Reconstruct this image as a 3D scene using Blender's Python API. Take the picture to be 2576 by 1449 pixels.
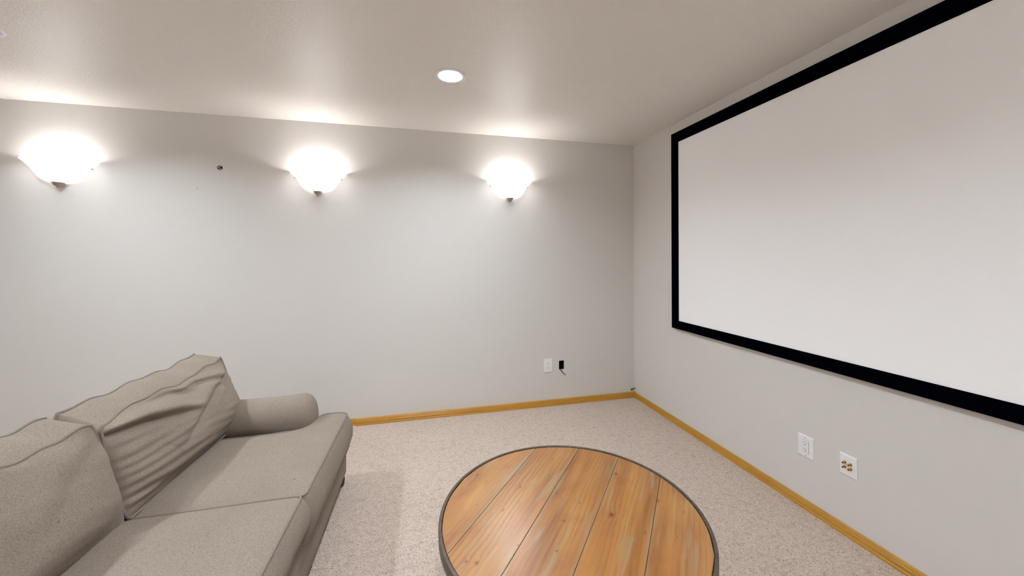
import bpy, bmesh, math, random
from mathutils import Vector, Matrix, noise

# ------------------------------------------------------------------ scene, camera, exposure
for o in list(bpy.data.objects):
    bpy.data.objects.remove(o, do_unlink=True)
scn = bpy.context.scene
COL = scn.collection
PI = math.pi

W_PX, H_PX = 2576.0, 1449.0
F_PX, Y_HOR = 941.27, 647.06
YAW, ROLL = 0.2379, -0.0036
CAM = Vector((-2.0081, -3.2592, 1.3598))
cam_d = bpy.data.cameras.new('camera')
cam_d.sensor_fit = 'HORIZONTAL'
cam_d.sensor_width = 36.0
cam_d.lens = F_PX / W_PX * 36.0
cam_d.shift_y = (Y_HOR - H_PX / 2) / W_PX
cam_d.clip_start = 0.02
cam = bpy.data.objects.new('camera', cam_d)
COL.objects.link(cam)
fw = Vector((math.sin(YAW), math.cos(YAW), 0))
r0 = Vector((math.cos(YAW), -math.sin(YAW), 0))
u0 = Vector((0, 0, 1))
rt = r0 * math.cos(ROLL) + u0 * math.sin(ROLL)
up = u0 * math.cos(ROLL) - r0 * math.sin(ROLL)
M = Matrix((rt, up, -fw)).transposed().to_4x4()
M.translation = CAM
cam.matrix_world = M
scn.camera = cam

scn.view_settings.view_transform = 'Standard'
scn.view_settings.look = 'None'
scn.view_settings.gamma = 1.0
scn.view_settings.use_curve_mapping = False
scn.view_settings.exposure = 1.19
scn.cycles.max_bounces = 8
scn.cycles.diffuse_bounces = 6
scn.cycles.glossy_bounces = 3
scn.cycles.transmission_bounces = 2
scn.cycles.adaptive_threshold = 0.03
scn.cycles.use_light_tree = False
scn.cycles.sample_clamp_indirect = 10.0

wd = bpy.data.worlds.new('world')
scn.world = wd
wd.use_nodes = True
wd.node_tree.nodes['Background'].inputs[0].default_value = (0, 0, 0, 1)
wd.node_tree.nodes['Background'].inputs[1].default_value = 0.0

# lamp output (radiance of the glowing surfaces)
DOWNLIGHT_L = 430.0
BULB_L = 100.0
SHADE_L = 9.5
SHADE_IN_L = 4.2
DOWN_COL = (0.858, 0.936, 1.012)
WARM_COL = (0.955, 0.961, 0.985)

# ------------------------------------------------------------------ materials
PW = 0.1845        # width of a table plank
def srgb(r, g, b):
    def f(c):
        c /= 255.0
        return c / 12.92 if c <= 0.04045 else ((c + 0.055) / 1.055) ** 2.4
    return (f(r), f(g), f(b), 1.0)

class NT:
    def __init__(self, name):
        self.m = bpy.data.materials.new(name)
        self.m.use_nodes = True
        self.t = self.m.node_tree
        self.b = self.t.nodes['Principled BSDF']
        self.out = self.t.nodes['Material Output']
    def n(self, kind, **kw):
        nd = self.t.nodes.new(kind)
        for k, v in kw.items():
            setattr(nd, k, v)
        return nd
    def l(self, a, b):
        self.t.links.new(a, b)
    def coord(self, scale=(1, 1, 1), out='Object', rot=(0, 0, 0)):
        c = self.n('ShaderNodeTexCoord')
        m = self.n('ShaderNodeMapping')
        m.inputs['Scale'].default_value = scale
        m.inputs['Rotation'].default_value = rot
        self.l(c.outputs[out], m.inputs['Vector'])
        return m.outputs[0]
    def noise(self, vec, scale, detail=3, rough=0.5, dist=0.0):
        nd = self.n('ShaderNodeTexNoise')
        nd.inputs['Scale'].default_value = scale
        nd.inputs['Detail'].default_value = detail
        nd.inputs['Roughness'].default_value = rough
        nd.inputs['Distortion'].default_value = dist
        self.l(vec, nd.inputs['Vector'])
        return nd.outputs['Fac']
    def ramp(self, fac, stops, interp='LINEAR'):
        r = self.n('ShaderNodeValToRGB')
        r.color_ramp.interpolation = interp
        el = r.color_ramp.elements
        while len(el) < len(stops):
            el.new(0.5)
        for e, (p, c) in zip(el, stops):
            e.position = p
            e.color = c if len(c) == 4 else (*c, 1)
        self.l(fac, r.inputs[0])
        return r.outputs[0]
    def mix(self, fac, a, b, mode='MIX'):
        m = self.n('ShaderNodeMix', data_type='RGBA', blend_type=mode)
        for s, v in ((m.inputs[0], fac), (m.inputs[6], a), (m.inputs[7], b)):
            if hasattr(v, 'is_output') or hasattr(v, 'links'):
                self.l(v, s)
            else:
                s.default_value = v
        return m.outputs[2]
    def math(self, op, a, b=0.0):
        m = self.n('ShaderNodeMath', operation=op)
        for s, v in ((m.inputs[0], a), (m.inputs[1], b)):
            if hasattr(v, 'links'):
                self.l(v, s)
            else:
                s.default_value = v
        return m.outputs[0]
    def bump(self, h, strength=0.3, dist=0.002, prev=None):
        b = self.n('ShaderNodeBump')
        b.inputs['Strength'].default_value = strength
        b.inputs['Distance'].default_value = dist
        self.l(h, b.inputs['Height'])
        if prev is not None:
            self.l(prev, b.inputs['Normal'])
        return b.outputs[0]
    def col(self, v):
        if hasattr(v, 'links'):
            self.l(v, self.b.inputs['Base Color'])
        else:
            self.b.inputs['Base Color'].default_value = v
    def normal(self, v):
        self.l(v, self.b.inputs['Normal'])
    def set(self, rough=None, metal=None, spec=None, sheen=None):
        if rough is not None: self.b.inputs['Roughness'].default_value = rough
        if metal is not None: self.b.inputs['Metallic'].default_value = metal
        if spec is not None: self.b.inputs['Specular IOR Level'].default_value = spec
        if sheen is not None: self.b.inputs['Sheen Weight'].default_value = sheen

MAT = {}
def plain(name, c, rough=0.5, metal=0.0, spec=0.5):
    a = NT(name)
    v = a.noise(a.coord(), 40, 2)
    base = srgb(*c)
    lo = tuple(x * 0.93 for x in base[:3]) + (1,)
    a.col(a.mix(v, lo, base))
    a.set(rough, metal, spec)
    MAT[name] = a.m
    return a.m

def mk_wall(name, c, bump_scale, bump_s, bump_d, var=0.03, rough=0.7, spec=0.3):
    a = NT(name)
    v = a.coord()
    big = a.noise(v, 0.9, 3)
    base = srgb(*c)
    lo = tuple(x * (1 - var) for x in base[:3]) + (1,)
    a.col(a.mix(big, lo, base))
    h1 = a.noise(v, bump_scale, 2, 0.55)
    h1 = a.ramp(h1, [(0.42, (0, 0, 0)), (0.62, (1, 1, 1))])
    a.normal(a.bump(h1, bump_s, bump_d))
    a.set(rough, 0, spec)
    MAT[name] = a.m
mk_wall('wall_paint', (214, 210, 206), 130, 0.10, 0.001)
mk_wall('ceiling_paint', (226, 221, 215), 95, 0.28, 0.002, 0.03, 0.42, 0.5)

def mk_carpet():
    a = NT('carpet')
    v = a.coord()
    big = a.noise(v, 3.0, 4, 0.6)
    tuft = a.n('ShaderNodeTexVoronoi')
    tuft.inputs['Scale'].default_value = 120
    a.l(v, tuft.inputs['Vector'])
    fleck = a.noise(v, 165, 2, 0.6)
    mid = a.noise(v, 60, 3, 0.6)
    c0 = a.mix(big, srgb(186, 168, 153), srgb(206, 188, 172))
    c1 = a.mix(a.ramp(mid, [(0.35, (0, 0, 0)), (0.7, (1, 1, 1))]), c0, srgb(214, 199, 185))
    cl = a.noise(v, 26, 3, 0.6)
    c1 = a.mix(a.math('MULTIPLY', a.ramp(cl, [(0.3, (1, 1, 1)), (0.5, (0, 0, 0))]), 0.35), c1, srgb(150, 134, 122))
    dark = a.ramp(fleck, [(0.33, (1, 1, 1)), (0.43, (0, 0, 0))])
    c2 = a.mix(dark, c1, srgb(104, 80, 64))
    a.col(c2)
    h = a.math('ADD', a.math('MULTIPLY', tuft.outputs['Distance'], -0.8), a.math('MULTIPLY', fleck, 0.8))
    h = a.math('ADD', h, a.math('MULTIPLY', mid, 1.1))
    a.normal(a.bump(h, 0.85, 0.007))
    a.set(0.95, 0, 0.1, 0.15)
    MAT['carpet'] = a.m
mk_carpet()

def mk_fabric():
    a = NT('tweed_fabric')
    c = a.coord()
    sp = a.noise(c, 520, 2, 0.6)
    w1 = a.noise(a.coord((800, 210, 800)), 1.0, 2, 0.55)
    w2 = a.noise(a.coord((240, 800, 240)), 1.0, 2, 0.55)
    big = a.noise(c, 5, 3)
    base = a.mix(big, srgb(134, 122, 111), srgb(149, 137, 125))
    base = a.mix(a.math('MULTIPLY', a.ramp(w1, [(0.30, (1, 1, 1)), (0.46, (0, 0, 0))]), 0.6), base, srgb(86, 77, 69))
    base = a.mix(a.math('MULTIPLY', a.ramp(w2, [(0.28, (1, 1, 1)), (0.44, (0, 0, 0))]), 0.5), base, srgb(104, 93, 85))
    base = a.mix(a.math('MULTIPLY', a.ramp(w1, [(0.52, (0, 0, 0)), (0.70, (1, 1, 1))]), 0.5), base, srgb(176, 163, 149))
    base = a.mix(a.math('MULTIPLY', a.ramp(sp, [(0.35, (1, 1, 1)), (0.5, (0, 0, 0))]), 0.4), base, srgb(112, 101, 92))
    lint = a.noise(c, 95, 2, 0.5)
    base = a.mix(a.math('MULTIPLY', a.ramp(lint, [(0.24, (1, 1, 1)), (0.31, (0, 0, 0))]), 0.55), base, srgb(78, 68, 60))
    a.col(base)
    h = a.math('ADD', w1, w2)
    a.normal(a.bump(a.math('ADD', h, sp), 0.18, 0.001))
    a.set(0.95, 0, 0.1, 0.03)
    MAT['fabric'] = a.m
mk_fabric()

def mk_piping():
    a = NT('fabric_piping')
    sp = a.noise(a.coord(), 300, 2, 0.7)
    a.col(a.mix(sp, srgb(112, 102, 94), srgb(146, 136, 125)))
    a.normal(a.bump(sp, 0.3, 0.001))
    a.set(0.95, 0, 0.1, 0.03)
    MAT['piping'] = a.m
mk_piping()

def mk_oak():
    a = NT('oak_trim')
    g = a.noise(a.coord((6, 6, 90)), 1.0, 4, 0.6, 0.4)
    g2 = a.noise(a.coord((2, 2, 20)), 1.0, 2)
    c = a.mix(g, srgb(158, 108, 26), srgb(206, 158, 66))
    c = a.mix(a.math('MULTIPLY', g2, 0.5), c, srgb(186, 134, 40))
    a.col(c)
    a.set(0.35, 0, 0.5)
    MAT['oak'] = a.m
mk_oak()

def mk_pine():
    a = NT('pine_plank')
    tc = a.n('ShaderNodeTexCoord')
    oi = a.n('ShaderNodeObjectInfo')
    off = a.n('ShaderNodeCombineXYZ')
    a.l(a.math('MULTIPLY', oi.outputs['Random'], 17.0), off.inputs[0])
    a.l(a.math('MULTIPLY', oi.outputs['Random'], 5.3), off.inputs[2])
    add = a.n('ShaderNodeVectorMath', operation='ADD')
    a.l(tc.outputs['Object'], add.inputs[0]); a.l(off.outputs[0], add.inputs[1])
    P = add.outputs[0]
    def mp(scale, src=P):
        m = a.n('ShaderNodeMapping'); m.inputs['Scale'].default_value = scale
        a.l(src, m.inputs[0]); return m.outputs[0]
    # knots: sparse round spots that also bend the grain
    vo = a.n('ShaderNodeTexVoronoi', voronoi_dimensions='2D'); vo.inputs['Scale'].default_value = 1.0
    vo.inputs['Randomness'].default_value = 1.0
    a.l(mp((7.5, 10.0, 1.0)), vo.inputs['Vector'])
    sc_ = a.n('ShaderNodeSeparateColor'); a.l(vo.outputs['Color'], sc_.inputs[0])
    # each cell's knot gets its own size; some cells have none
    ks = a.n('ShaderNodeMapRange'); ks.inputs[1].default_value = 0.25; ks.inputs[2].default_value = 1.0; ks.inputs[3].default_value = 9.0; ks.inputs[4].default_value = 0.75
    a.l(sc_.outputs[0], ks.inputs[0])
    d = a.math('MULTIPLY', vo.outputs['Distance'], ks.outputs[0])
    near = a.ramp(d, [(0.0, (1, 1, 1)), (0.42, (0, 0, 0))], 'EASE')
    sep = a.n('ShaderNodeSeparateXYZ'); a.l(P, sep.inputs[0])
    sepv = a.n('ShaderNodeSeparateColor')
    bend = a.math('MULTIPLY', near, 0.009)
    cmb = a.n('ShaderNodeCombineXYZ')
    a.l(sep.outputs[0], cmb.inputs[0])
    a.l(a.math('ADD', sep.outputs[1], bend), cmb.inputs[1])
    a.l(sep.outputs[2], cmb.inputs[2])
    G = cmb.outputs[0]
    broad = a.noise(mp((1.6, 14, 1), G), 1.0, 3, 0.5, 0.6)
    fine = a.noise(mp((3.0, 120, 1), G), 1.0, 3, 0.6, 0.8)
    wave = a.n('ShaderNodeTexWave', wave_type='BANDS', bands_direction='Y')
    wave.inputs['Scale'].default_value = 17
    wave.inputs['Distortion'].default_value = 9.0
    wave.inputs['Detail'].default_value = 3.0
    wave.inputs['Detail Scale'].default_value = 0.5
    a.l(mp((0.22, 1.0, 1), G), wave.inputs['Vector'])
    mask = a.noise(mp((2.0, 7, 2)), 1.0, 2, 0.5)
    c = a.ramp(broad, [(0.25, srgb(130, 82, 34)), (0.5, srgb(158, 106, 50)), (0.75, srgb(174, 128, 66))])
    wv = a.math('MULTIPLY', a.ramp(wave.outputs[1], [(0.55, (0, 0, 0)), (0.95, (1, 1, 1))]), a.ramp(mask, [(0.45, (0, 0, 0)), (0.62, (1, 1, 1))]))
    c = a.mix(a.math('MULTIPLY', wv, 0.40), c, srgb(112, 60, 22))
    c = a.mix(a.math('MULTIPLY', a.ramp(fine, [(0.3, (1, 1, 1)), (0.45, (0, 0, 0))]), 0.40), c, srgb(98, 56, 26))
    blot = a.noise(mp((7, 12, 1)), 1.0, 3, 0.6)
    c = a.mix(a.math('MULTIPLY', a.ramp(blot, [(0.5, (0, 0, 0)), (0.72, (1, 1, 1))]), 0.45), c, srgb(132, 70, 28))
    # grey whitewash left in the grain and along the plank joints
    wash = a.noise(mp((3.4, 30, 3)), 1.0, 3, 0.55, 0.1)
    c = a.mix(a.math('MULTIPLY', a.ramp(wash, [(0.57, (0, 0, 0)), (0.70, (1, 1, 1))]), 0.62), c, srgb(152, 136, 108))
    sp0 = a.n('ShaderNodeSeparateXYZ'); a.l(tc.outputs['Object'], sp0.inputs[0])
    jd = a.math('ABSOLUTE', a.math('SUBTRACT', a.math('FRACT', a.math('ADD', a.math('DIVIDE', a.math('SUBTRACT', sp0.outputs[1], 0.005), PW), 10.0)), 0.5))
    jn = a.math('MULTIPLY', a.ramp(jd, [(0.0, (1, 1, 1)), (0.075, (0, 0, 0))]), a.ramp(a.noise(mp((4, 3, 1)), 1.0, 2), [(0.42, (0, 0, 0)), (0.6, (1, 1, 1))]))
    c = a.mix(a.math('MULTIPLY', jn, 0.7), c, srgb(144, 132, 106))
    c = a.mix(a.ramp(d, [(0.035, (1, 1, 1)), (0.075, (0, 0, 0))]), c, srgb(88, 40, 18))
    c = a.mix(a.math('MULTIPLY', a.ramp(d, [(0.07, (1, 1, 1)), (0.17, (0, 0, 0))]), 0.4), c, srgb(120, 62, 24))
    a.col(c)
    rr = a.noise(mp((6, 40, 1)), 1.0, 2)
    r = a.n('ShaderNodeMapRange')
    r.inputs[3].default_value = 0.26; r.inputs[4].default_value = 0.44
    a.l(rr, r.inputs[0]); a.l(r.outputs[0], a.b.inputs['Roughness'])
    a.normal(a.bump(fine, 0.12, 0.001))
    a.b.inputs['Coat Weight'].default_value = 0.7
    a.b.inputs['Coat Roughness'].default_value = 0.24
    MAT['pine'] = a.m
mk_pine()

def mk_iron():
    a = NT('dark_iron')
    v = a.noise(a.coord((40, 40, 160)), 1.0, 4, 0.65)
    a.col(a.mix(v, srgb(34, 25, 20), srgb(122, 106, 94)))
    a.set(0.36, 0.45, 0.5)
    a.normal(a.bump(v, 0.4, 0.001))
    MAT['iron'] = a.m
mk_iron()

plain('white_plastic', (236, 236, 238), 0.35)
plain('reveal_grey', (120, 118, 122), 0.6)
plain('white_trim', (232, 232, 236), 0.4)
plain('baffle_white', (150, 150, 154), 0.6)
plain('slot_dark', (30, 26, 26), 0.6)
plain('nickel', (176, 166, 158), 0.28, 1.0)
plain('gold', (206, 150, 70), 0.25, 1.0)
plain('brown_jack', (110, 58, 28), 0.35, 0.3)
plain('cavity_dark', (22, 14, 16), 0.9)
plain('foot_wood', (40, 24, 18), 0.45)
plain('black_rubber', (24, 24, 26), 0.6)
plain('copper', (176, 120, 70), 0.35, 1.0)
plain('lining_cloth', (38, 32, 30), 0.95)
plain('gypsum', (205, 196, 186), 0.9)
def mk_screen():
    a = NT('screen_cloth')
    v = a.noise(a.coord(), 500, 2)
    a.col(a.mix(v, srgb(247, 247, 248), srgb(250, 250, 251)))
    a.set(0.85, 0, 0.15)
    MAT['screen'] = a.m
    b = NT('black_velvet')
    v = b.noise(b.coord(), 300, 2)
    b.col(b.mix(v, srgb(2, 2, 7), srgb(5, 4, 12)))
    b.set(0.95, 0, 0.0)
    MAT['velvet'] = b.m
mk_screen()

def emit_mat(name, col, strength, base=(240, 238, 234), grad=None):
    a = NT(name)
    v = a.noise(a.coord(), 30, 2)
    lo = tuple(c * 0.97 for c in col) + (1,)
    a.l(a.mix(v, lo, (*col, 1)), a.b.inputs['Emission Color'])
    a.b.inputs['Emission Strength'].default_value = strength
    a.col(srgb(*base))
    a.set(0.35)
    MAT[name] = a.m
emit_mat('downlight_lens', DOWN_COL, DOWNLIGHT_L)
emit_mat('bulb_glow', WARM_COL, BULB_L)
def mk_shade(name, L):
    # frosted glass lit from within: brightest where it is closest to the bulb
    a = NT(name)
    tc = a.n('ShaderNodeTexCoord'); sep = a.n('ShaderNodeSeparateXYZ')
    a.l(tc.outputs['Object'], sep.inputs[0])
    mr = a.n('ShaderNodeMapRange', interpolation_type='SMOOTHSTEP')
    mr.inputs[1].default_value = -0.01; mr.inputs[2].default_value = -0.13
    mr.inputs[3].default_value = 0.10; mr.inputs[4].default_value = 1.0
    a.l(sep.outputs[1], mr.inputs[0])
    a.l(a.math('MULTIPLY', mr.outputs[0], L), a.b.inputs['Emission Strength'])
    v = a.noise(a.coord(), 22, 3)
    a.l(a.mix(v, (0.965, 0.959, 0.97, 1), (0.98, 0.974, 0.985, 1)), a.b.inputs['Emission Color'])
    a.col(srgb(238, 234, 228)); a.set(0.3)
    MAT[name] = a.m
mk_shade('shade_glow', SHADE_L)
mk_shade('shade_inside', SHADE_IN_L)

# ------------------------------------------------------------------ mesh helpers
def obj(name, bm, mat, parent=None, smooth=False, recalc=True):
    if recalc:
        bmesh.ops.recalc_face_normals(bm, faces=bm.faces)
    me = bpy.data.meshes.new(name)
    bm.to_mesh(me); bm.free()
    if smooth:
        for p in me.polygons: p.use_smooth = True
    for m in (mat if isinstance(mat, (list, tuple)) else [mat]):
        me.materials.append(MAT[m])
    o = bpy.data.objects.new(name, me)
    COL.objects.link(o)
    if parent is not None:
        o.parent = parent
    return o

def tag(o, label, cat, group=None):
    o['label'] = label; o['category'] = cat
    if group: o['group'] = group
    return o

def thing(name, label, cat, loc=(0, 0, 0), rotz=0.0, group=None):
    o = bpy.data.objects.new(name, None)
    COL.objects.link(o)
    o.empty_display_size = 0.1
    o.location = loc; o.rotation_euler = (0, 0, rotz)
    return tag(o, label, cat, group)

def struct(name, bm, mat, parent=None, label=None, smooth=False, recalc=True):
    o = obj(name, bm, mat, parent, smooth, recalc)
    if parent is None:
        o['kind'] = 'structure'
    if label: o['label'] = label
    return o

def box(bm, lo, hi, bevel=0.0, seg=2):
    vs = [bm.verts.new((x, y, z)) for x in (lo[0], hi[0]) for y in (lo[1], hi[1]) for z in (lo[2], hi[2])]
    fs = []
    for q in ((0, 1, 3, 2), (4, 6, 7, 5), (0, 4, 5, 1), (2, 3, 7, 6), (0, 2, 6, 4), (1, 5, 7, 3)):
        fs.append(bm.faces.new([vs[i] for i in q]))
    if bevel > 0:
        es = set(e for f in fs for e in f.edges)
        bmesh.ops.bevel(bm, geom=list(es), offset=bevel, segments=seg, affect='EDGES', profile=0.5)
    return bm

def tube(bm, pts, r, seg=8, closed=False, caps=True):
    pts = [Vector(p) for p in pts]
    n = len(pts)
    rings = []
    prev = None
    for i in range(n):
        a = pts[(i - 1) % n] if (closed or i > 0) else pts[i]
        b = pts[(i + 1) % n] if (closed or i < n - 1) else pts[i]
        t = (b - a)
        if t.length < 1e-9: t = Vector((0, 0, 1))
        t.normalize()
        if prev is None:
            ref = Vector((0, 0, 1)) if abs(t.z) < 0.9 else Vector((1, 0, 0))
            s = t.cross(ref).normalized()
        else:
            s = prev - t * prev.dot(t)
            s = s.normalized() if s.length > 1e-6 else t.orthogonal().normalized()
        prev = s
        q = t.cross(s)
        rr = r[i] if isinstance(r, (list, tuple)) else r
        rings.append([bm.verts.new(pts[i] + (s * math.cos(2 * PI * k / seg) + q * math.sin(2 * PI * k / seg)) * rr) for k in range(seg)])
    m = n if closed else n - 1
    for i in range(m):
        A, B = rings[i], rings[(i + 1) % n]
        # pick the twist that matches best when closing the loop
        sh = 0
        if closed and i == n - 1:
            sh = min(range(seg), key=lambda k: (A[0].co - B[k].co).length)
        for k in range(seg):
            bm.faces.new((A[k], A[(k + 1) % seg], B[(k + 1 + sh) % seg], B[(k + sh) % seg]))
    if caps and not closed:
        bm.faces.new(rings[0]); bm.faces.new(list(reversed(rings[-1])))
    return bm

def lathe(bm, prof, center, axis='Z', seg=32, sx=1.0, sy=1.0):
    """prof: list of (radius, height)"""
    c = Vector(center)
    rings = []
    for r, h in prof:
        ring = []
        for k in range(seg):
            a = 2 * PI * k / seg
            x, y = r * math.cos(a) * sx, r * math.sin(a) * sy
            if axis == 'Z': p = Vector((x, y, h))
            elif axis == 'X': p = Vector((h, x, y))
            else: p = Vector((x, h, y))
            ring.append(bm.verts.new(c + p))
        rings.append(ring)
    for A, B in zip(rings[:-1], rings[1:]):
        for k in range(seg):
            bm.faces.new((A[k], A[(k + 1) % seg], B[(k + 1) % seg], B[k]))
    if prof[0][0] > 1e-6: bm.faces.new(rings[0])
    if prof[-1][0] > 1e-6: bm.faces.new(list(reversed(rings[-1])))
    return bm

def patch(bm, fn, nu, nv):
    g = [[bm.verts.new(fn(i / nu, j / nv)) for i in range(nu + 1)] for j in range(nv + 1)]
    for j in range(nv):
        for i in range(nu):
            bm.faces.new((g[j][i], g[j][i + 1], g[j + 1][i + 1], g[j + 1][i]))
    return g

# ------------------------------------------------------------------ the room
RX, RY, RH = -5.9, -3.88, 2.44          # far x, near y, ceiling height
HX0, HX1, HZ0, HZ1 = -0.775, -0.722, 0.318, 0.401   # open box cut in the back wall

def wall_with_hole():
    bm = bmesh.new()
    xs = [RX - 0.1, HX0, HX1, 0.0]; zs = [0.0, HZ0, HZ1, RH]
    for i in range(3):
        for j in range(3):
            if i == 1 and j == 1: continue
            bm.faces.new([bm.verts.new(p) for p in ((xs[i], 0, zs[j]), (xs[i + 1], 0, zs[j]), (xs[i + 1], 0, zs[j + 1]), (xs[i], 0, zs[j + 1]))])
    bmesh.ops.remove_doubles(bm, verts=bm.verts, dist=1e-6)
    # plasterboard edge of the cut
    for a, b in (((HX0, HZ0), (HX1, HZ0)), ((HX1, HZ0), (HX1, HZ1)), ((HX1, HZ1), (HX0, HZ1)), ((HX0, HZ1), (HX0, HZ0))):
        bm.faces.new([bm.verts.new(p) for p in ((a[0], 0, a[1]), (b[0], 0, b[1]), (b[0], 0.013, b[1]), (a[0], 0.013, a[1]))])
    # outer skin so the wall has thickness
    for q in (((RX - 0.1, 0.1, 0), (0.1, 0.1, 0), (0.1, 0.1, RH), (RX - 0.1, 0.1, RH)),):
        bm.faces.new([bm.verts.new(p) for p in q])
    return bm
wall_back = struct('wall_back', wall_with_hole(), 'wall_paint')
bm = bmesh.new()
for q in (((HX0, HZ0), (HX1, HZ0)), ((HX1, HZ0), (HX1, HZ1)), ((HX1, HZ1), (HX0, HZ1)), ((HX0, HZ1), (HX0, HZ0))):
    a, b = q
    bm.faces.new([bm.verts.new(p) for p in ((a[0], 0.013, a[1]), (b[0], 0.013, b[1]), (b[0], 0.085, b[1]), (a[0], 0.085, a[1]))])
bm.faces.new([bm.verts.new(p) for p in ((HX0, 0.085, HZ0), (HX1, 0.085, HZ0), (HX1, 0.085, HZ1), (HX0, 0.085, HZ1))])
obj('wall_cavity', bm, 'cavity_dark', wall_back)['label'] = 'dark open box cut into the wall'

bm = bmesh.new(); box(bm, (0.0, RY - 0.1, 0.0), (0.1, 0.1, RH)); struct('wall_right', bm, 'wall_paint')
bm = bmesh.new(); box(bm, (RX - 0.1, RY - 0.1, 0.0), (RX, 0.0, RH)); struct('wall_left', bm, 'wall_paint')
bm = bmesh.new(); box(bm, (RX, RY - 0.1, 0.0), (0.0, RY, RH)); struct('wall_front', bm, 'wall_paint')
bm = bmesh.new(); box(bm, (RX - 0.1, RY - 0.1, -0.1), (0.1, 0.1, 0.0)); struct('floor', bm, 'carpet')

DL = [(-1.836, -1.01), (-4.012, -1.0), (-1.836, -2.88), (-4.012, -2.88)]  # last two are unseen, assumed to complete the grid and the room light
def ceiling():
    bm = bmesh.new()
    # ceiling sheet with round openings for the cans: cells around each lamp
    xs = sorted({RX - 0.1, 0.1, *[x + d for x, y in DL for d in (-0.15, 0.15)]})
    ys = sorted({RY - 0.1, 0.1, *[y + d for x, y in DL for d in (-0.15, 0.15)]})
    for i in range(len(xs) - 1):
        for j in range(len(ys) - 1):
            x0, x1, y0, y1 = xs[i], xs[i + 1], ys[j], ys[j + 1]
            hit = [(x, y) for x, y in DL if x0 < x < x1 and y0 < y < y1]
            if not hit:
                bm.faces.new([bm.verts.new((a, b, RH)) for a, b in ((x0, y0), (x1, y0), (x1, y1), (x0, y1))])
            else:
                cx, cy = hit[0]; N = 32; R = 0.082
                inner, outer = [], []
                for k in range(N):
                    a = 2 * PI * k / N
                    c, s = math.cos(a), math.sin(a)
                    inner.append(bm.verts.new((cx + R * c, cy + R * s, RH)))
                    q = 1 / max(abs(c), abs(s))
                    ox = (x1 - cx) if c > 0 else (cx - x0); oy = (y1 - cy) if s > 0 else (cy - y0)
                    outer.append(bm.verts.new((cx + c * q * ox, cy + s * q * oy, RH)))
                for k in range(N):
                    bm.faces.new((inner[k], inner[(k + 1) % N], outer[(k + 1) % N], outer[k]))
    bmesh.ops.remove_doubles(bm, verts=bm.verts, dist=1e-5)
    # slab above
    bm.faces.new([bm.verts.new(p) for p in ((RX - 0.1, RY - 0.1, RH + 0.15), (0.1, RY - 0.1, RH + 0.15), (0.1, 0.1, RH + 0.15), (RX - 0.1, 0.1, RH + 0.15))])
    return bm
struct('ceiling', ceiling(), 'ceiling_paint')

# ---- oak baseboards, milled profile (distance from wall, height)
BB = [(0.0, 0.0), (0.013, 0.0), (0.013, 0.011), (0.0112, 0.013), (0.0112, 0.031), (0.0092, 0.033), (0.0092, 0.041), (0.0074, 0.0432), (0.0074, 0.048), (0.0045, 0.052), (0.0, 0.052)]
def baseboard(name, p0, p1, nrm, extra=0.0):
    """run the profile from p0 to p1 along a wall whose room-side normal is nrm"""
    bm = bmesh.new()
    p0 = Vector((*p0, 0)); p1 = Vector((*p1, 0)); n = Vector((*nrm, 0))
    rings = []
    for p in (p0, p1):
        rings.append([bm.verts.new(p + n * (d + (extra if d > 0 else 0)) + Vector((0, 0, h))) for d, h in BB])
    for k in range(len(BB)):
        k2 = (k + 1) % len(BB)
        bm.faces.new((rings[0][k], rings[0][k2], rings[1][k2], rings[1][k]))
    bm.faces.new(rings[0]); bm.faces.new(list(reversed(rings[1])))
    return struct(name, bm, 'oak')
JOG = -2.525
bbb = baseboard('baseboard_back', (JOG, 0), (-0.0001, 0), (0, -1), 0.013)
o = baseboard('baseboard_piece', (RX, 0), (JOG, 0), (0, -1), -0.0045)
o.parent = bbb; del o['kind']
baseboard('baseboard_right', (0, -0.0265), (0, RY), (-1, 0))
baseboard('baseboard_front', (RX, RY), (0, RY), (0, 1))
baseboard('baseboard_left', (RX, RY), (RX, 0), (1, 0))

# ------------------------------------------------------------------ sofa
SO = Vector((-2.95, -1.955, 0.0))
sofa = thing('sofa', 'greyish beige tweed sofa with loose back cushions and rolled arms', 'sofa', SO + Vector((-0.008, 0, 0)), math.radians(-0.8))
def S(x, y, z):
    return Vector((x, y, z)) - SO
def mirror_y(y):
    return 2 * SO.y - y

FRONT = -2.462
# frame: upholstered base rail
bm = bmesh.new(); box(bm, S(-3.42, mirror_y(-0.805), 0.055), S(FRONT, -0.805, 0.27), 0.012)
obj('base', bm, 'fabric', sofa, smooth=True)
bm = bmesh.new(); box(bm, S(-3.40, mirror_y(-0.83), 0.03), S(FRONT - 0.02, -0.83, 0.056))
obj('dust_cover', bm, 'lining_cloth', sofa)
# back frame
bm = bmesh.new()
def back_frame(u, v):
    pts = [(-3.24, 0.27), (-3.27, 0.50), (-3.30, 0.70), (-3.32, 0.735), (-3.37, 0.75), (-3.43, 0.735), (-3.45, 0.70), (-3.44, 0.40), (-3.42, 0.27)]
    t = v * (len(pts) - 1); i = min(int(t), len(pts) - 2); f = t - i
    x = pts[i][0] * (1 - f) + pts[i + 1][0] * f; z = pts[i][1] * (1 - f) + pts[i + 1][1] * f
    y = -0.90 + u * (mirror_y(-0.90) + 0.90)
    return S(x, y, z)
g = patch(bm, back_frame, 12, 24)
bm.faces.new([r[0] for r in g]); bm.faces.new([r[-1] for r in g])
obj('back_frame', bm, 'fabric', sofa, smooth=True)
# feet
def foot(x, y):
    bm = bmesh.new()
    lathe(bm, [(0.022, 0.0), (0.028, 0.008), (0.032, 0.04), (0.03, 0.056)], S(x, y, 0), 'Z', 12)
    return obj('foot', bm, 'foot_wood', sofa, smooth=True)
for x in (-2.495, -3.38):
    for y in (-0.845, mirror_y(-0.845)):
        foot(x, y)

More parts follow.
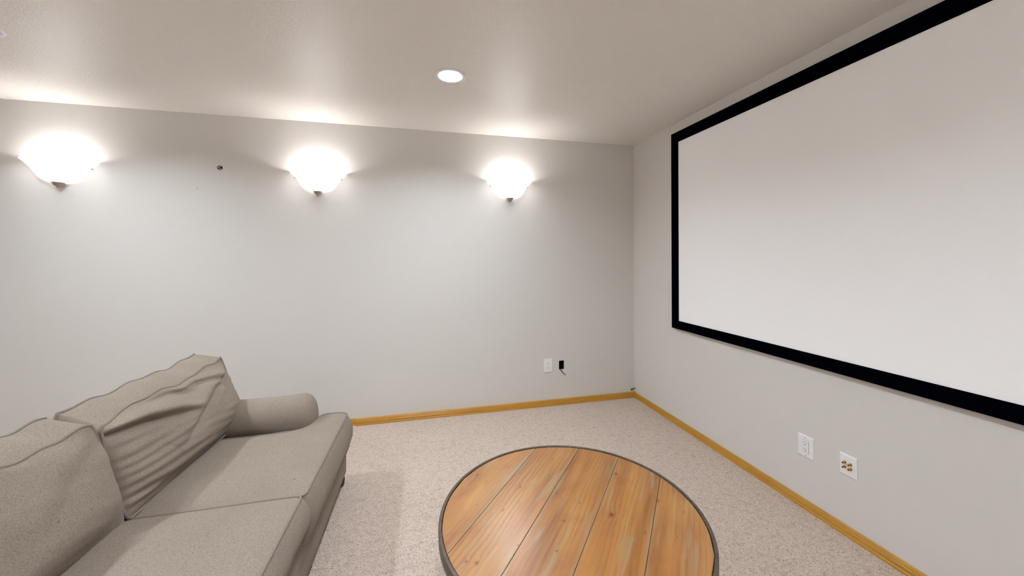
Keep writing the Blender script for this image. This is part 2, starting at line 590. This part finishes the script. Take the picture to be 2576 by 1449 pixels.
# rolled arms
def arm(flip):
    bm = bmesh.new()
    X0, X1, TAP = -3.44, -2.605, 0.075
    yc, zc, r = -0.90, 0.472, 0.108
    prof = []
    for k in range(25):
        a = math.radians(-58 + k * (296.0 / 24))
        prof.append((yc + r * math.cos(a), zc + r * math.sin(a) * 1.0))
    prof = [(-0.835, 0.27), (-0.838, 0.33)] + prof + [(-0.962, 0.33), (-0.965, 0.27)]
    def fn(u, v):
        t = v * (len(prof) - 1); i = min(int(t), len(prof) - 2); f = t - i
        y = prof[i][0] * (1 - f) + prof[i + 1][0] * f; z = prof[i][1] * (1 - f) + prof[i + 1][1] * f
        x = X0 + (X1 - X0) * (1 - (1 - u) ** 2.2)
        d = x - (X1 - TAP)
        k = 1.0
        if d > 0:
            q = min(1.0, d / TAP)
            k = 0.42 + 0.58 * math.sqrt(max(0.0, 1 - q ** 2.2))
        sag = 0.006 * math.sin(max(0, (x - X0)) * 9)
        yy = yc + (y - yc) * k
        zz = 0.40 + (z - 0.40) * k + sag * (z > 0.45)
        yy += 0.003 * noise.noise(Vector((x * 7, y * 9, z * 9)))
        zz += 0.004 * noise.noise(Vector((x * 6 + 4, y * 9, z * 9)))
        if flip: yy = mirror_y(yy)
        return S(x, yy, zz)
    g = patch(bm, fn, 46, len(prof) * 2)
    bm.faces.new([r_[-1] for r_ in g]); bm.faces.new([r_[0] for r_ in g])
    return obj('arm', bm, 'fabric', sofa, smooth=True)
arm(False); arm(True)

# seat cushions: outline (far edge, near edge) as matched curves, boxed with piping
def seat_cushion(far, near, zt=0.43, zb=0.245, crown=0.022, flip=False, seed=0, ndrop=0.0):
    """far / near: lists of (x, y) from back to front; top is ruled between them"""
    def rs(poly, n):
        L = [0.0]
        for a, b in zip(poly[:-1], poly[1:]):
            L.append(L[-1] + math.hypot(b[0] - a[0], b[1] - a[1]))
        out = []
        for i in range(n + 1):
            s = L[-1] * i / n
            k = 0
            while k < len(L) - 2 and L[k + 1] < s: k += 1
            f = (s - L[k]) / max(1e-9, L[k + 1] - L[k])
            out.append((poly[k][0] * (1 - f) + poly[k + 1][0] * f, poly[k][1] * (1 - f) + poly[k + 1][1] * f))
        return out
    NX, NY = 70, 50
    A, B = rs(far, NX), rs(near, NX)
    bm = bmesh.new()
    def wob(x, y, z):
        return 0.004 * noise.noise(Vector((x * 5 + seed, y * 5, z * 5))) + 0.002 * noise.noise(Vector((x * 14 + seed, y * 14, 3)))
    def top(u, v):
        i = round(u * NX)
        x = A[i][0] * (1 - v) + B[i][0] * v; y = A[i][1] * (1 - v) + B[i][1] * v
        # front edge bows forward a little
        e = (1 - (2 * u - 1) ** 6) * (1 - (2 * v - 1) ** 6)
        z = zt + crown * e + wob(x, y, 0) * e
        if flip: y = mirror_y(y)
        return S(x, y, z)
    g = patch(bm, top, NX, NY)
    def bot(u, v):
        p = top(u, v); return Vector((p.x, p.y, zb))
    patch(bm, bot, NX, 4)
    # perimeter loop, ordered
    loop = [g[0][i] for i in range(NX + 1)] + [g[j][NX] for j in range(1, NY + 1)] + [g[NY][i] for i in range(NX - 1, -1, -1)] + [g[j][0] for j in range(NY - 1, 0, -1)]
    pts = [v.co.copy() for v in loop]
    n = len(pts)
    nrm = []
    for k in range(n):
        t = pts[(k + 2) % n] - pts[(k - 2) % n]
        nrm.append(Vector((t.y, -t.x, 0)).normalized())
    cen = sum(pts, Vector()) / n
    if sum((pts[k] - cen).dot(nrm[k]) for k in range(n)) < 0:
        nrm = [-q for q in nrm]
    ROWS = 10
    rows = []
    for r_ in range(ROWS + 1):
        f = r_ / ROWS
        ring = []
        for k in range(n):
            b = 0.028 * math.sin(PI * min(1, f * 1.02)) ** 0.8 + 0.010 * f
            q = pts[k] + nrm[k] * (b + wob(pts[k].x * 1.5, pts[k].y * 1.5, f) * math.sin(PI * f))
            q.z = pts[k].z * (1 - f) + zb * f
            ring.append(bm.verts.new(q))
        rows.append(ring)
    for r_ in range(ROWS):
        for k in range(n):
            k2 = (k + 1) % n
            bm.faces.new((rows[r_][k], rows[r_][k2], rows[r_ + 1][k2], rows[r_ + 1][k]))
    bp = [v.co.copy() for v in rows[-1]]
    c = obj('seat_cushion', bm, 'fabric', sofa, smooth=True)
    for P in (pts, bp):
        bm = bmesh.new()
        tube(bm, [q + Vector((0, 0, 0.001)) for q in P], 0.0048, 6, closed=True)
        obj('piping', bm, 'piping', c, smooth=True)
    return c
FE = -2.450
T_far = [(-3.26, -1.03), (-2.95, -1.03), (-2.80, -1.025), (-2.70, -1.005), (-2.644, -0.972), (-2.612, -0.918), (-2.602, -0.858), (-2.592, -0.822), (-2.565, -0.808), (-2.50, -0.808), (-2.468, -0.816), (FE, -0.845)]
T_near = [(-3.26, -1.640), (-2.80, -1.638), (-2.49, -1.632), (-2.462, -1.626), (FE - 0.002, -1.61)]
seat_cushion(T_far, T_near, 0.422, 0.235, 0.022, False, 1)
M_far = [(-3.26, -1.648), (-2.80, -1.646), (-2.49, -1.642), (-2.466, -1.646), (-2.458, -1.66)]
M_near = [(-3.26, mirror_y(-1.648)), (-2.80, mirror_y(-1.646)), (-2.49, mirror_y(-1.642)), (-2.466, mirror_y(-1.646)), (-2.458, mirror_y(-1.66))]
seat_cushion(M_far, M_near, 0.432, 0.295, 0.022, False, 7)
seat_cushion(T_far, T_near, 0.422, 0.235, 0.022, True, 12)

# loose back cushions: boxed pillows with two piped seams
def back_cushion(yn, yf, folds, seed, tf=(-3.10, 0.797), tb=(-3.222, 0.832), bf=(-3.012, 0.436), bb=(-3.21, 0.44), bulge=0.085, ripple=1.0, side=0.035, topsag=0.008, ear0=-0.03, ear1=0.014, side1=0.068):
    """yn: end nearer the room's middle (u=0); yf: end towards the far arm (u=1)"""
    W = yf - yn
    def base(u, v, w):
        fx = bf[0] + (tf[0] - bf[0]) * v; fz = bf[1] + (tf[1] - bf[1]) * v
        bx = bb[0] + (tb[0] - bb[0]) * v; bz = bb[1] + (tb[1] - bb[1]) * v
        x = bx + (fx - bx) * w; z = bz + (fz - bz) * w
        y = yn + W * u
        return x, y, z
    def wrinkle(u, v):
        d = 0.0
        for (u0_, v0_, u1_, v1_, wd, am) in folds:
            # distance to the fold's line in the face, fading at its ends
            dx, dy = u1_ - u0_, v1_ - v0_
            L2 = dx * dx + dy * dy
            t = ((u - u0_) * dx + (v - v0_) * dy) / L2
            bow = 0.035 * math.sin(PI * max(0, min(1, t)))
            dist = ((u - u0_) * dy - (v - v0_) * dx) / math.sqrt(L2) + bow
            env = max(0.0, 1 - abs(2 * t - 0.8) ** 3 / 1.7) if -0.15 < t < 1.25 else 0.0
            q = dist / wd
            d += am * env * (math.exp(-q * q) - 0.95 * math.exp(-((q - 1.35) / 0.62) ** 2))
        d += ripple * 0.0045 * math.exp(-u / 0.3) * math.sin(v * 62 + 5 * u + 2.2 * noise.noise(Vector((u * 3 + seed, v * 4, 0)))) * (1 if v < 0.7 else max(0, 1 - (v - 0.7) * 8))
        d += ripple * 0.006 * noise.noise(Vector((u * 2.2 + seed, v * 13 + u * 5, seed)))
        d += 0.008 * noise.noise(Vector((u * 3 + seed, v * 3.5, seed + 3)))
        return d
    def sat(t):
        return max(0.0, 1 - abs(2 * t - 1) ** 3.2)
    def disp(u, v, w):
        x, y, z = base(u, v, w)
        gu = max(0.0, 1 - abs(2 * u - 1) ** 4.5) ** 0.6
        gv = (1 - (1 - min(1.0, v / 0.42)) ** 2) ** 1.2 * max(0.0, 1 - max(0.0, (v - 0.3) / 0.7) ** 2.2) ** 0.75
        lowfat = 1.1 - 0.25 * v                                   # stuffing settles towards the seat
        fb = bulge * gu * gv * lowfat * w ** 2
        wk = wrinkle(u, v) * min(1.0, gu * 2.2) * min(1.0, gv * 2.0 + 0.08) * w ** 2
        x += (fb + wk) * 0.95; z += (fb + wk) * 0.16
        x -= 0.03 * gu * gv * (1 - w) ** 2                         # back swells too
        # the ends puff outwards between the pinched corners
        sv = sat(v ** 0.72) ** 0.8
        y += (u - 0.5) * 2 * (side if u < 0.5 else side1) * sv * (0.55 + 0.9 * w * (1 - w) * 2) * abs(2 * u - 1) ** 2
        # top panel crown and sagging, wavy seams
        z += v ** 6 * (0.014 * sat(u) * 4 * w * (1 - w) - topsag * math.sin(PI * u) + 0.006 * math.sin(u * 13 + seed + w * 2) * sat(u) + 0.004 * math.sin(u * 29 + seed * 2))
        x += v ** 6 * 0.006 * math.sin(u * 9 + seed * 1.7 + w) * sat(u)
        # ears
        if u > 0.5:
            ear = ((2 * u - 1) ** 14) * (v ** 8) * (0.35 + 0.65 * w)
            z += ear1 * ear; y += 0.006 * ear
        else:
            ear = math.exp(-(u / 0.075) ** 2) * (v ** 10) * (0.2 + 0.8 * w)
            z += ear0 * ear; y -= (0.004 if ear0 > 0 else -0.012) * ear
        return S(x, y, z)
    bm = bmesh.new()
    NU, NV, NW = 110, 80, 10
    patch(bm, lambda a, b: disp(a, b, 1.0), NU, NV)
    patch(bm, lambda a, b: disp(a, b, 0.0), NU // 2, NV // 2)
    patch(bm, lambda a, b: disp(a, 1.0, b), NU, NW)
    patch(bm, lambda a, b: disp(a, 0.0, b), NU, NW)
    patch(bm, lambda a, b: disp(0.0, a, b), NV, NW)
    patch(bm, lambda a, b: disp(1.0, a, b), NV, NW)
    c = obj('back_cushion', bm, 'fabric', sofa, smooth=True)
    for w in (1.0, 0.0):
        P = []
        for i in range(60): P.append(disp(i / 60, 1.0, w))
        for i in range(40): P.append(disp(1.0, 1 - i / 40, w))
        for i in range(60): P.append(disp(1 - i / 60, 0.0, w))
        for i in range(40): P.append(disp(0.0, i / 40, w))
        bm = bmesh.new(); tube(bm, P, 0.0052, 6, closed=True)
        obj('piping', bm, 'piping', c, smooth=True)
    return c
far_folds = [(-0.06, 0.955, 0.55, 0.66, 0.055, 0.030),
             (0.34, 0.50, 1.0, 0.93, 0.075, 0.016),
             (0.30, 1.00, 0.62, 0.86, 0.04, 0.010),
             (0.50, 0.97, 0.86, 0.84, 0.045, 0.009),
             (0.65, 0.98, 0.98, 0.72, 0.045, 0.007),
             (0.75, 0.60, 1.02, 0.96, 0.04, 0.006),
             (0.1, 0.16, 0.7, 0.10, 0.05, 0.006)]
near_folds = [(0.50, 0.60, 1.02, 1.0, 0.09, 0.006),
              (0.2, 0.30, 0.85, 0.18, 0.09, 0.006),
              (0.1, 0.18, 0.8, 0.08, 0.07, 0.006)]
back_cushion(-1.648, -0.872, far_folds, 1.3)
back_cushion(-2.275, -1.690, near_folds, 6.1, bulge=0.075, ripple=0.35, topsag=0.003, ear0=0.004, ear1=-0.004, side1=0.035)
back_cushion(mirror_y(-0.872), -2.29, far_folds, 9.4)

# ------------------------------------------------------------------ round coffee table
TC = Vector((-1.490, -2.0026, 0.0))
TZ = 0.45
table = thing('coffee_table', 'round coffee table of knotty pine planks in a dark metal rim', 'table', TC, math.radians(50.2))
RIN, ROUT = 0.4552, 0.4665
def plank(k):
    y0, y1 = (k - 0.5) * PW + 0.0007 + 0.005, (k + 0.5) * PW - 0.0007 + 0.005
    y0, y1 = max(y0, -RIN + 0.0008), min(y1, RIN - 0.0008)
    bm = bmesh.new()
    N = 18
    R = RIN - 0.0022
    ys = [y0 + (y1 - y0) * i / N for i in range(N + 1)]
    loop = [(math.sqrt(max(1e-6, R * R - y * y)), y) for y in ys] + [(-math.sqrt(max(1e-6, R * R - y * y)), y) for y in reversed(ys)]
    vs = [bm.verts.new((x, y, TZ - 0.0025)) for x, y in loop]
    f = bm.faces.new(vs)
    r = bmesh.ops.extrude_face_region(bm, geom=[f])
    for v in r['geom']:
        if isinstance(v, bmesh.types.BMVert): v.co.z -= 0.026
    bmesh.ops.recalc_face_normals(bm, faces=bm.faces)
    es = [e for e in bm.edges if all(abs(v.co.z - (TZ - 0.0025)) < 1e-6 for v in e.verts)]
    bmesh.ops.bevel(bm, geom=es, offset=0.0012, segments=1, affect='EDGES')
    return obj('plank', bm, 'pine', table)
for k in range(-2, 3):
    plank(k)
bm = bmesh.new()
N = 128
prof = [(RIN, TZ - 0.030), (RIN, TZ - 0.001), (RIN + 0.001, TZ), (ROUT - 0.0015, TZ), (ROUT, TZ - 0.0015), (ROUT, TZ - 0.036), (RIN, TZ - 0.036)]
rings = [[bm.verts.new((r * math.cos(2 * PI * k / N), r * math.sin(2 * PI * k / N), z)) for r, z in prof] for k in range(N)]
for k in range(N):
    A, B = rings[k], rings[(k + 1) % N]
    for i in range(len(prof)):
        j = (i + 1) % len(prof)
        bm.faces.new((A[i], A[j], B[j], B[i]))
obj('rim', bm, 'iron', table)
bm = bmesh.new(); lathe(bm, [(RIN - 0.001, TZ - 0.036), (RIN - 0.001, TZ - 0.030)], (0, 0, 0), 'Z', 64)
obj('underboard', bm, 'foot_wood', table)
for k in range(4):
    a = PI / 4 + k * PI / 2
    bm = bmesh.new()
    c, s = math.cos(a), math.sin(a)
    tube(bm, [(0.30 * c, 0.30 * s, 0.0), (0.30 * c, 0.30 * s, TZ - 0.036)], 0.016, 10)
    obj('leg', bm, 'iron', table, smooth=True)
for k in range(2):
    a = PI / 4 + k * PI / 2
    c, s = math.cos(a) * 0.30, math.sin(a) * 0.30
    bm = bmesh.new(); tube(bm, [(c, s, 0.12 + 0.022 * k), (-c, -s, 0.12 + 0.022 * k)], 0.010, 8)
    obj('stretcher', bm, 'iron', table, smooth=True)

# ------------------------------------------------------------------ projection screen on the right wall
SY0, SY1, SZ0, SZ1, SB, SX = -0.610, -3.27, 0.785, 2.350, 0.082, 0.032
screen = thing('projection_screen', 'large white projection screen in a wide black frame on the wall', 'screen', (-0.002, (SY0 + SY1) / 2, SZ0))
O_ = Vector(screen.location)
def frame_bar(a, b, c, d):
    """mitred bar: outer edge a-b, inner edge d-c (y, z pairs)"""
    bm = bmesh.new()
    fr = [bm.verts.new(Vector((-SX, *p)) - O_) for p in (a, b, c, d)]
    # inner edge bevels back to the cloth
    bk = [bm.verts.new(Vector((-0.002, *p)) - O_) for p in (a, b, c, d)]
    bm.faces.new(fr); bm.faces.new(list(reversed(bk)))
    for i in range(4):
        j = (i + 1) % 4
        bm.faces.new((fr[i], fr[j], bk[j], bk[i]))
    return obj('frame_bar', bm, 'velvet', screen)
oc = [(SY0, SZ0), (SY1, SZ0), (SY1, SZ1), (SY0, SZ1)]
ic = [(SY0 - SB, SZ0 + 0.066), (SY1 + SB, SZ0 + 0.066), (SY1 + SB, SZ1 - SB), (SY0 - SB, SZ1 - SB)]
for i in range(4):
    j = (i + 1) % 4
    frame_bar(oc[i], oc[j], ic[j], ic[i])
bm = bmesh.new(); box(bm, Vector((-0.028, SY1 + 0.03, SZ0 + 0.03)) - O_, Vector((-0.024, SY0 - 0.03, SZ1 - 0.03)) - O_)
obj('screen_cloth', bm, 'screen', screen)

# ------------------------------------------------------------------ wall sconces
SC = [(-1.243, 'frosted glass bowl sconce nearest the screen, on the wall with the anchor hole'),
      (-2.800, 'middle frosted glass bowl sconce on the wall with the anchor hole'),
      (-4.425, 'frosted glass bowl sconce farthest from the screen, on the wall with the anchor hole')]
RIM_Z = 2.030
BOWL = [(0.018, 1.886), (0.05, 1.887), (0.075, 1.891), (0.096, 1.900), (0.112, 1.914), (0.126, 1.933), (0.139, 1.955), (0.153, 1.977), (0.168, 1.997), (0.184, 2.014), (0.197, 2.026), (0.202, 2.031)]
SC_ADDED = [(-0.95, 'added unseen frosted glass bowl sconce nearest the screen, on the wall facing the anchor hole'),  # unseen sconces, added to brighten the screen and right wall
       (-2.50, 'middle added unseen frosted glass bowl sconce on the wall facing the anchor hole'),
       (-4.05, 'added unseen frosted glass bowl sconce farthest from the screen, on the wall facing the anchor hole')]
def sconce(x, label, far_side=False):
    t = thing('wall_sconce', label, 'wall lamp', (x, RY if far_side else 0, 1.84), PI if far_side else 0, 'wall sconces')
    bm = bmesh.new()
    N = 40
    def ring(r, z, off=0.0):
        out = []
        for k in range(N + 1):
            a = PI * k / N
            rr = r - off
            out.append(Vector((rr * math.cos(a), -0.004 - rr * 0.77 * math.sin(a), z - 1.84)))
        return out
    TH = 0.005
    outer = [ring(r, z) for r, z in BOWL]
    inner = [ring(max(0.01, r), z + 0.004, TH) for r, z in BOWL]
    prof = outer + [r for r in reversed(inner)]
    V = [[bm.verts.new(p) for p in r] for r in prof]
    for A, B in zip(V[:-1], V[1:]):
        for k in range(N):
            bm.faces.new((A[k], A[k + 1], B[k + 1], B[k]))
    bm.faces.new(list(reversed(V[0]))); bm.faces.new(V[-1])
    bm.faces.ensure_lookup_table()
    for i, f in enumerate(bm.faces):
        f.material_index = 1 if len(outer) * N <= i < (len(prof) - 1) * N else 0
    obj('glass_shade', bm, ['shade_glow', 'shade_inside'], t, smooth=True)
    # tiered nickel finial
    bm = bmesh.new()
    lathe(bm, [(0.0, 0.0), (0.006, 0.001), (0.010, 0.006), (0.008, 0.009), (0.013, 0.012), (0.022, 0.018), (0.026, 0.025), (0.025, 0.029), (0.031, 0.032), (0.033, 0.035), (0.033, 0.038), (0.0, 0.039)], (0, -0.034, 0.006), 'Z', 28)
    obj('finial', bm, 'nickel', t, smooth=True)
    # metal backplate and lamp holder inside the bowl, screw clips at the rim
    bm = bmesh.new(); box(bm, (-0.06, -0.014, 0.075), (0.06, -0.001, 0.165), 0.003)
    obj('backplate', bm, 'nickel', t)
    bm = bmesh.new(); tube(bm, [(0, -0.014, 0.132), (0, -0.040, 0.132), (0, -0.068, 0.132)], 0.014, 14)
    obj('lamp_holder', bm, 'white_plastic', t, smooth=True)
    bm = bmesh.new()
    lathe(bm, [(0.010, -0.066), (0.013, -0.070), (0.021, -0.078), (0.024, -0.090), (0.021, -0.103), (0.012, -0.111), (0.0, -0.113)], (0, 0, 0.132), 'Y', 20)
    obj('bulb', bm, 'bulb_glow', t, smooth=True)
    for s in (-1, 1):
        bm = bmesh.new(); lathe(bm, [(0.0, 0.0), (0.0045, 0.001), (0.0045, 0.012), (0.0, 0.0125)], (s * 0.170, -0.016, 0.150), 'Y', 10)
        obj('clip_screw', bm, 'nickel', t, smooth=True)
    return t
for x, lab in SC:
    sconce(x, lab)
for x, lab in SC_ADDED:
    sconce(x, lab, True)

# ------------------------------------------------------------------ recessed downlights
DL_LABEL = ['round recessed downlight between the coffee table and the wall with the anchor hole',
            'round recessed downlight between the sofa back and the wall with the anchor hole',
            'assumed unseen recessed downlight on the coffee table side, away from the anchor hole wall',
            'assumed unseen recessed downlight behind the sofa, away from the anchor hole wall']
def downlight(x, y, label):
    t = thing('recessed_downlight', label, 'ceiling light', (x, y, RH), 0, 'recessed downlights')
    bm = bmesh.new()
    lathe_prof = [(0.094, -0.0005), (0.094, -0.003), (0.088, -0.0055), (0.070, -0.004), (0.067, 0.0)]
    N = 48
    rings = [[bm.verts.new((r * math.cos(2 * PI * k / N), r * math.sin(2 * PI * k / N), h)) for k in range(N)] for r, h in lathe_prof]
    for A, B in zip(rings[:-1], rings[1:]):
        for k in range(N):
            bm.faces.new((A[k], A[(k + 1) % N], B[(k + 1) % N], B[k]))
    obj('trim_ring', bm, 'white_trim', t, smooth=True)
    bm = bmesh.new()
    prof = [(0.067, 0.0), (0.064, 0.006), (0.058, 0.018), (0.054, 0.030)]
    rings = [[bm.verts.new((r * math.cos(2 * PI * k / N), r * math.sin(2 * PI * k / N), h)) for k in range(N)] for r, h in prof]
    for A, B in zip(rings[:-1], rings[1:]):
        for k in range(N):
            bm.faces.new((A[k], A[(k + 1) % N], B[(k + 1) % N], B[k]))
    obj('baffle', bm, 'baffle_white', t, smooth=True)
    bm = bmesh.new()
    c = bm.verts.new((0, 0, 0.027)); ring = [bm.verts.new((0.054 * math.cos(2 * PI * k / N), 0.054 * math.sin(2 * PI * k / N), 0.030)) for k in range(N)]
    for k in range(N):
        bm.faces.new((c, ring[(k + 1) % N], ring[k]))
    obj('lens', bm, 'downlight_lens', t, recalc=False)
    return t
for (x, y), lab in zip(DL, DL_LABEL):
    downlight(x, y, lab)

# ------------------------------------------------------------------ outlets and plates
def wall_plate(name, label, center, normal, w, h, kind):
    """built facing -Y, then turned to its wall"""
    rz = 0.0 if normal == 'back' else -PI / 2
    t = thing(name, label, 'wall plate' if kind == 'jacks' else 'outlet', center, rz)
    bm = bmesh.new()
    d = 0.006
    # plate with sloped edges
    a = [(-w / 2, -0.0, -h / 2), (w / 2, 0, -h / 2), (w / 2, 0, h / 2), (-w / 2, 0, h / 2)]
    e = 0.004
    m_ = [(-w / 2, -0.003, -h / 2), (w / 2, -0.003, -h / 2), (w / 2, -0.003, h / 2), (-w / 2, -0.003, h / 2)]
    b = [(-w / 2 + e, -d, -h / 2 + e), (w / 2 - e, -d, -h / 2 + e), (w / 2 - e, -d, h / 2 - e), (-w / 2 + e, -d, h / 2 - e)]
    L = [[bm.verts.new(p) for p in r] for r in (a, m_, b)]
    for A, B in zip(L[:-1], L[1:]):
        for k in range(4):
            bm.faces.new((A[k], A[(k + 1) % 4], B[(k + 1) % 4], B[k]))
    bm.faces.new(L[-1]); bm.faces.new(list(reversed(L[0])))
    obj('plate', bm, 'white_plastic', t)
    def slots(parent, z0, y):
        for dx, hh in ((-0.0063, 0.008), (0.0063, 0.0065)):
            bm = bmesh.new(); box(bm, (dx - 0.0011, y - 0.0004, z0 + 0.003 - hh / 2), (dx + 0.0011, y + 0.002, z0 + 0.003 + hh / 2))
            obj('slot', bm, 'slot_dark', parent)
        bm = bmesh.new(); lathe(bm, [(0.0026, -0.0004), (0.0026, 0.002)], (0, y, z0 - 0.0085), 'Y', 12)
        obj('ground_hole', bm, 'slot_dark', parent)
    if kind == 'duplex':
        for z0 in (0.0195, -0.0195):
            bm = bmesh.new()
            N = 24
            pts = []
            for k in range(N):
                q = 2 * PI * k / N
                pts.append((max(-0.0165, min(0.0165, 0.0185 * math.cos(q))), max(-0.0145, min(0.0145, 0.0175 * math.sin(q)))))
            A = [bm.verts.new((x, -d, z + z0)) for x, z in pts]; B = [bm.verts.new((x * 0.97, -d - 0.0015, z * 0.97 + z0)) for x, z in pts]
            for k in range(N): bm.faces.new((A[k], A[(k + 1) % N], B[(k + 1) % N], B[k]))
            bm.faces.new(B)
            r = obj('receptacle', bm, 'white_plastic', t)
            slots(r, z0, -d - 0.0015)
        bm = bmesh.new(); lathe(bm, [(0.0, -0.001), (0.003, -0.0006), (0.0032, 0.001)], (0, -d, 0), 'Y', 12); obj('screw', bm, 'white_trim', t)
    elif kind == 'decora':
        # dark reveal round the rectangular insert
        bm = bmesh.new(); box(bm, (-0.0178, -d - 0.0003, -0.0345), (0.0178, -d + 0.001, 0.0345)); obj('reveal', bm, 'reveal_grey', t)
        bm = bmesh.new(); box(bm, (-0.0164, -d - 0.0018, -0.0335), (0.0164, -d + 0.0005, 0.0335), 0.0006, 1); r = obj('receptacle', bm, 'white_plastic', t)
        for z0 in (0.018, -0.016): slots(r, z0, -d - 0.0018)
        for z0 in (0.0475, -0.0475):
            bm = bmesh.new(); lathe(bm, [(0.0, -0.001), (0.003, -0.0006), (0.0032, 0.001)], (0, -d, z0), 'Y', 12); obj('screw', bm, 'nickel', t)
    else:
        for i, x in enumerate((-0.0125, 0.0125)):
            for z in (0.012, -0.010):
                bm = bmesh.new()
                lathe(bm, [(0.0068, 0.0), (0.0068, -0.0025), (0.0046, -0.003), (0.0043, -0.016), (0.0, -0.0162)], (x, -d, z), 'Y', 14)
                j = obj('jack', bm, 'gold', t, smooth=False)
                bm = bmesh.new()
                lathe(bm, [(0.0030, -0.0160), (0.0030, -0.0168), (0.0, -0.017)], (x, -d, z), 'Y', 12)
                obj('jack_core', bm, 'brown_jack' if i else 'slot_dark', j)
        for z0 in (0.040, -0.040):
            bm = bmesh.new(); lathe(bm, [(0.0, -0.001), (0.003, -0.0006), (0.0032, 0.001)], (0, -d, z0), 'Y', 12); obj('screw', bm, 'white_trim', t)
    return t
wall_plate('wall_outlet', 'white duplex outlet beside the dark opening in the wall', (-0.881, 0, 0.365), 'back', 0.079, 0.124, 'duplex')
wall_plate('wall_outlet', 'white rectangular-insert outlet below the projection screen', (0, -1.676, 0.337), 'right', 0.083, 0.116, 'decora')
wall_plate('jack_plate', 'white wall plate with four gold jacks below the projection screen', (0, -1.882, 0.344), 'right', 0.075, 0.103, 'jacks')

# ------------------------------------------------------------------ loose bits on the back wall
cab = thing('cable_stub', 'short black cable stub with bare end poking out of the dark wall opening', 'cable', (-0.762, 0, HZ0))
C0 = Vector(cab.location)
bm = bmesh.new()
tube(bm, [Vector(p) - C0 for p in ((-0.763, 0.03, 0.325), (-0.762, 0.004, 0.3215), (-0.757, -0.014, 0.313), (-0.750, -0.030, 0.300))], 0.0035, 8)
obj('sheath', bm, 'black_rubber', cab, smooth=True)
bm = bmesh.new()
tube(bm, [Vector(p) - C0 for p in ((-0.750, -0.030, 0.300), (-0.743, -0.043, 0.289), (-0.735, -0.052, 0.281))], 0.0018, 6)
obj('bare_wire', bm, 'copper', cab, smooth=True)
bm = bmesh.new()
tube(bm, [Vector(p) - C0 for p in ((-0.750, -0.030, 0.300), (-0.738, -0.040, 0.292), (-0.729, -0.050, 0.279))], 0.0018, 6)
obj('bare_wire', bm, 'black_rubber', cab, smooth=True)

cx = thing('coax_stub', 'short black cable end lying in the corner just above the baseboard', 'cable', (-0.02, -0.002, 0.075))
C0 = Vector(cx.location)
bm = bmesh.new(); tube(bm, [Vector(p) - C0 for p in ((0.004, -0.020, 0.090), (-0.008, -0.022, 0.089), (-0.020, -0.022, 0.085), (-0.030, -0.020, 0.081))], 0.0042, 10)
obj('cable', bm, 'black_rubber', cx, smooth=True)
bm = bmesh.new(); tube(bm, [Vector(p) - C0 for p in ((-0.028, -0.0205, 0.082), (-0.036, -0.019, 0.079), (-0.046, -0.017, 0.076))], 0.0068, 10)
obj('connector', bm, 'black_rubber', cx, smooth=True)

an = thing('wall_anchor', 'bare metal wall anchor in an empty hole between two wall sconces', 'anchor', (-3.481, 0, 2.042))
bm = bmesh.new(); lathe(bm, [(0.0, -0.0008), (0.017, -0.0006), (0.018, 0.0)], (0, 0, 0), 'Y', 20); obj('hole', bm, 'cavity_dark', an)
bm = bmesh.new(); tube(bm, [(0.017 * math.cos(q * PI / 12), -0.003, 0.014 * math.sin(q * PI / 12)) for q in range(5, 21)], 0.003, 6); obj('ring', bm, 'nickel', an, smooth=True)
bm = bmesh.new(); tube(bm, [(-0.016, -0.002, 0.0), (-0.004, -0.006, 0.001), (0.010, -0.004, 0.011)], 0.0028, 6); obj('prong', bm, 'nickel', an, smooth=True)
bm = bmesh.new(); tube(bm, [(-0.004, -0.006, 0.0), (0.004, -0.006, -0.008), (0.013, -0.004, -0.009)], 0.0028, 6); obj('prong', bm, 'nickel', an, smooth=True)

bm = bmesh.new(); tube(bm, [(-3.636, 0.002, 1.8815), (-3.634, -0.004, 1.882), (-3.627, -0.006, 1.879), (-3.621, -0.006, 1.872)], 0.0016, 6)
tag(obj('picture_nail', bm, 'nickel', smooth=True), 'small bent nail sticking out of the wall below the anchor hole', 'nail')
bm = bmesh.new(); lathe(bm, [(0.0, -0.003), (0.0035, -0.002), (0.002, 0.001)], (-0.459, 0, 1.909), 'Y', 10)
tag(obj('nail_head', bm, 'nickel', smooth=True), 'tiny nail head in the wall near the room corner', 'nail')
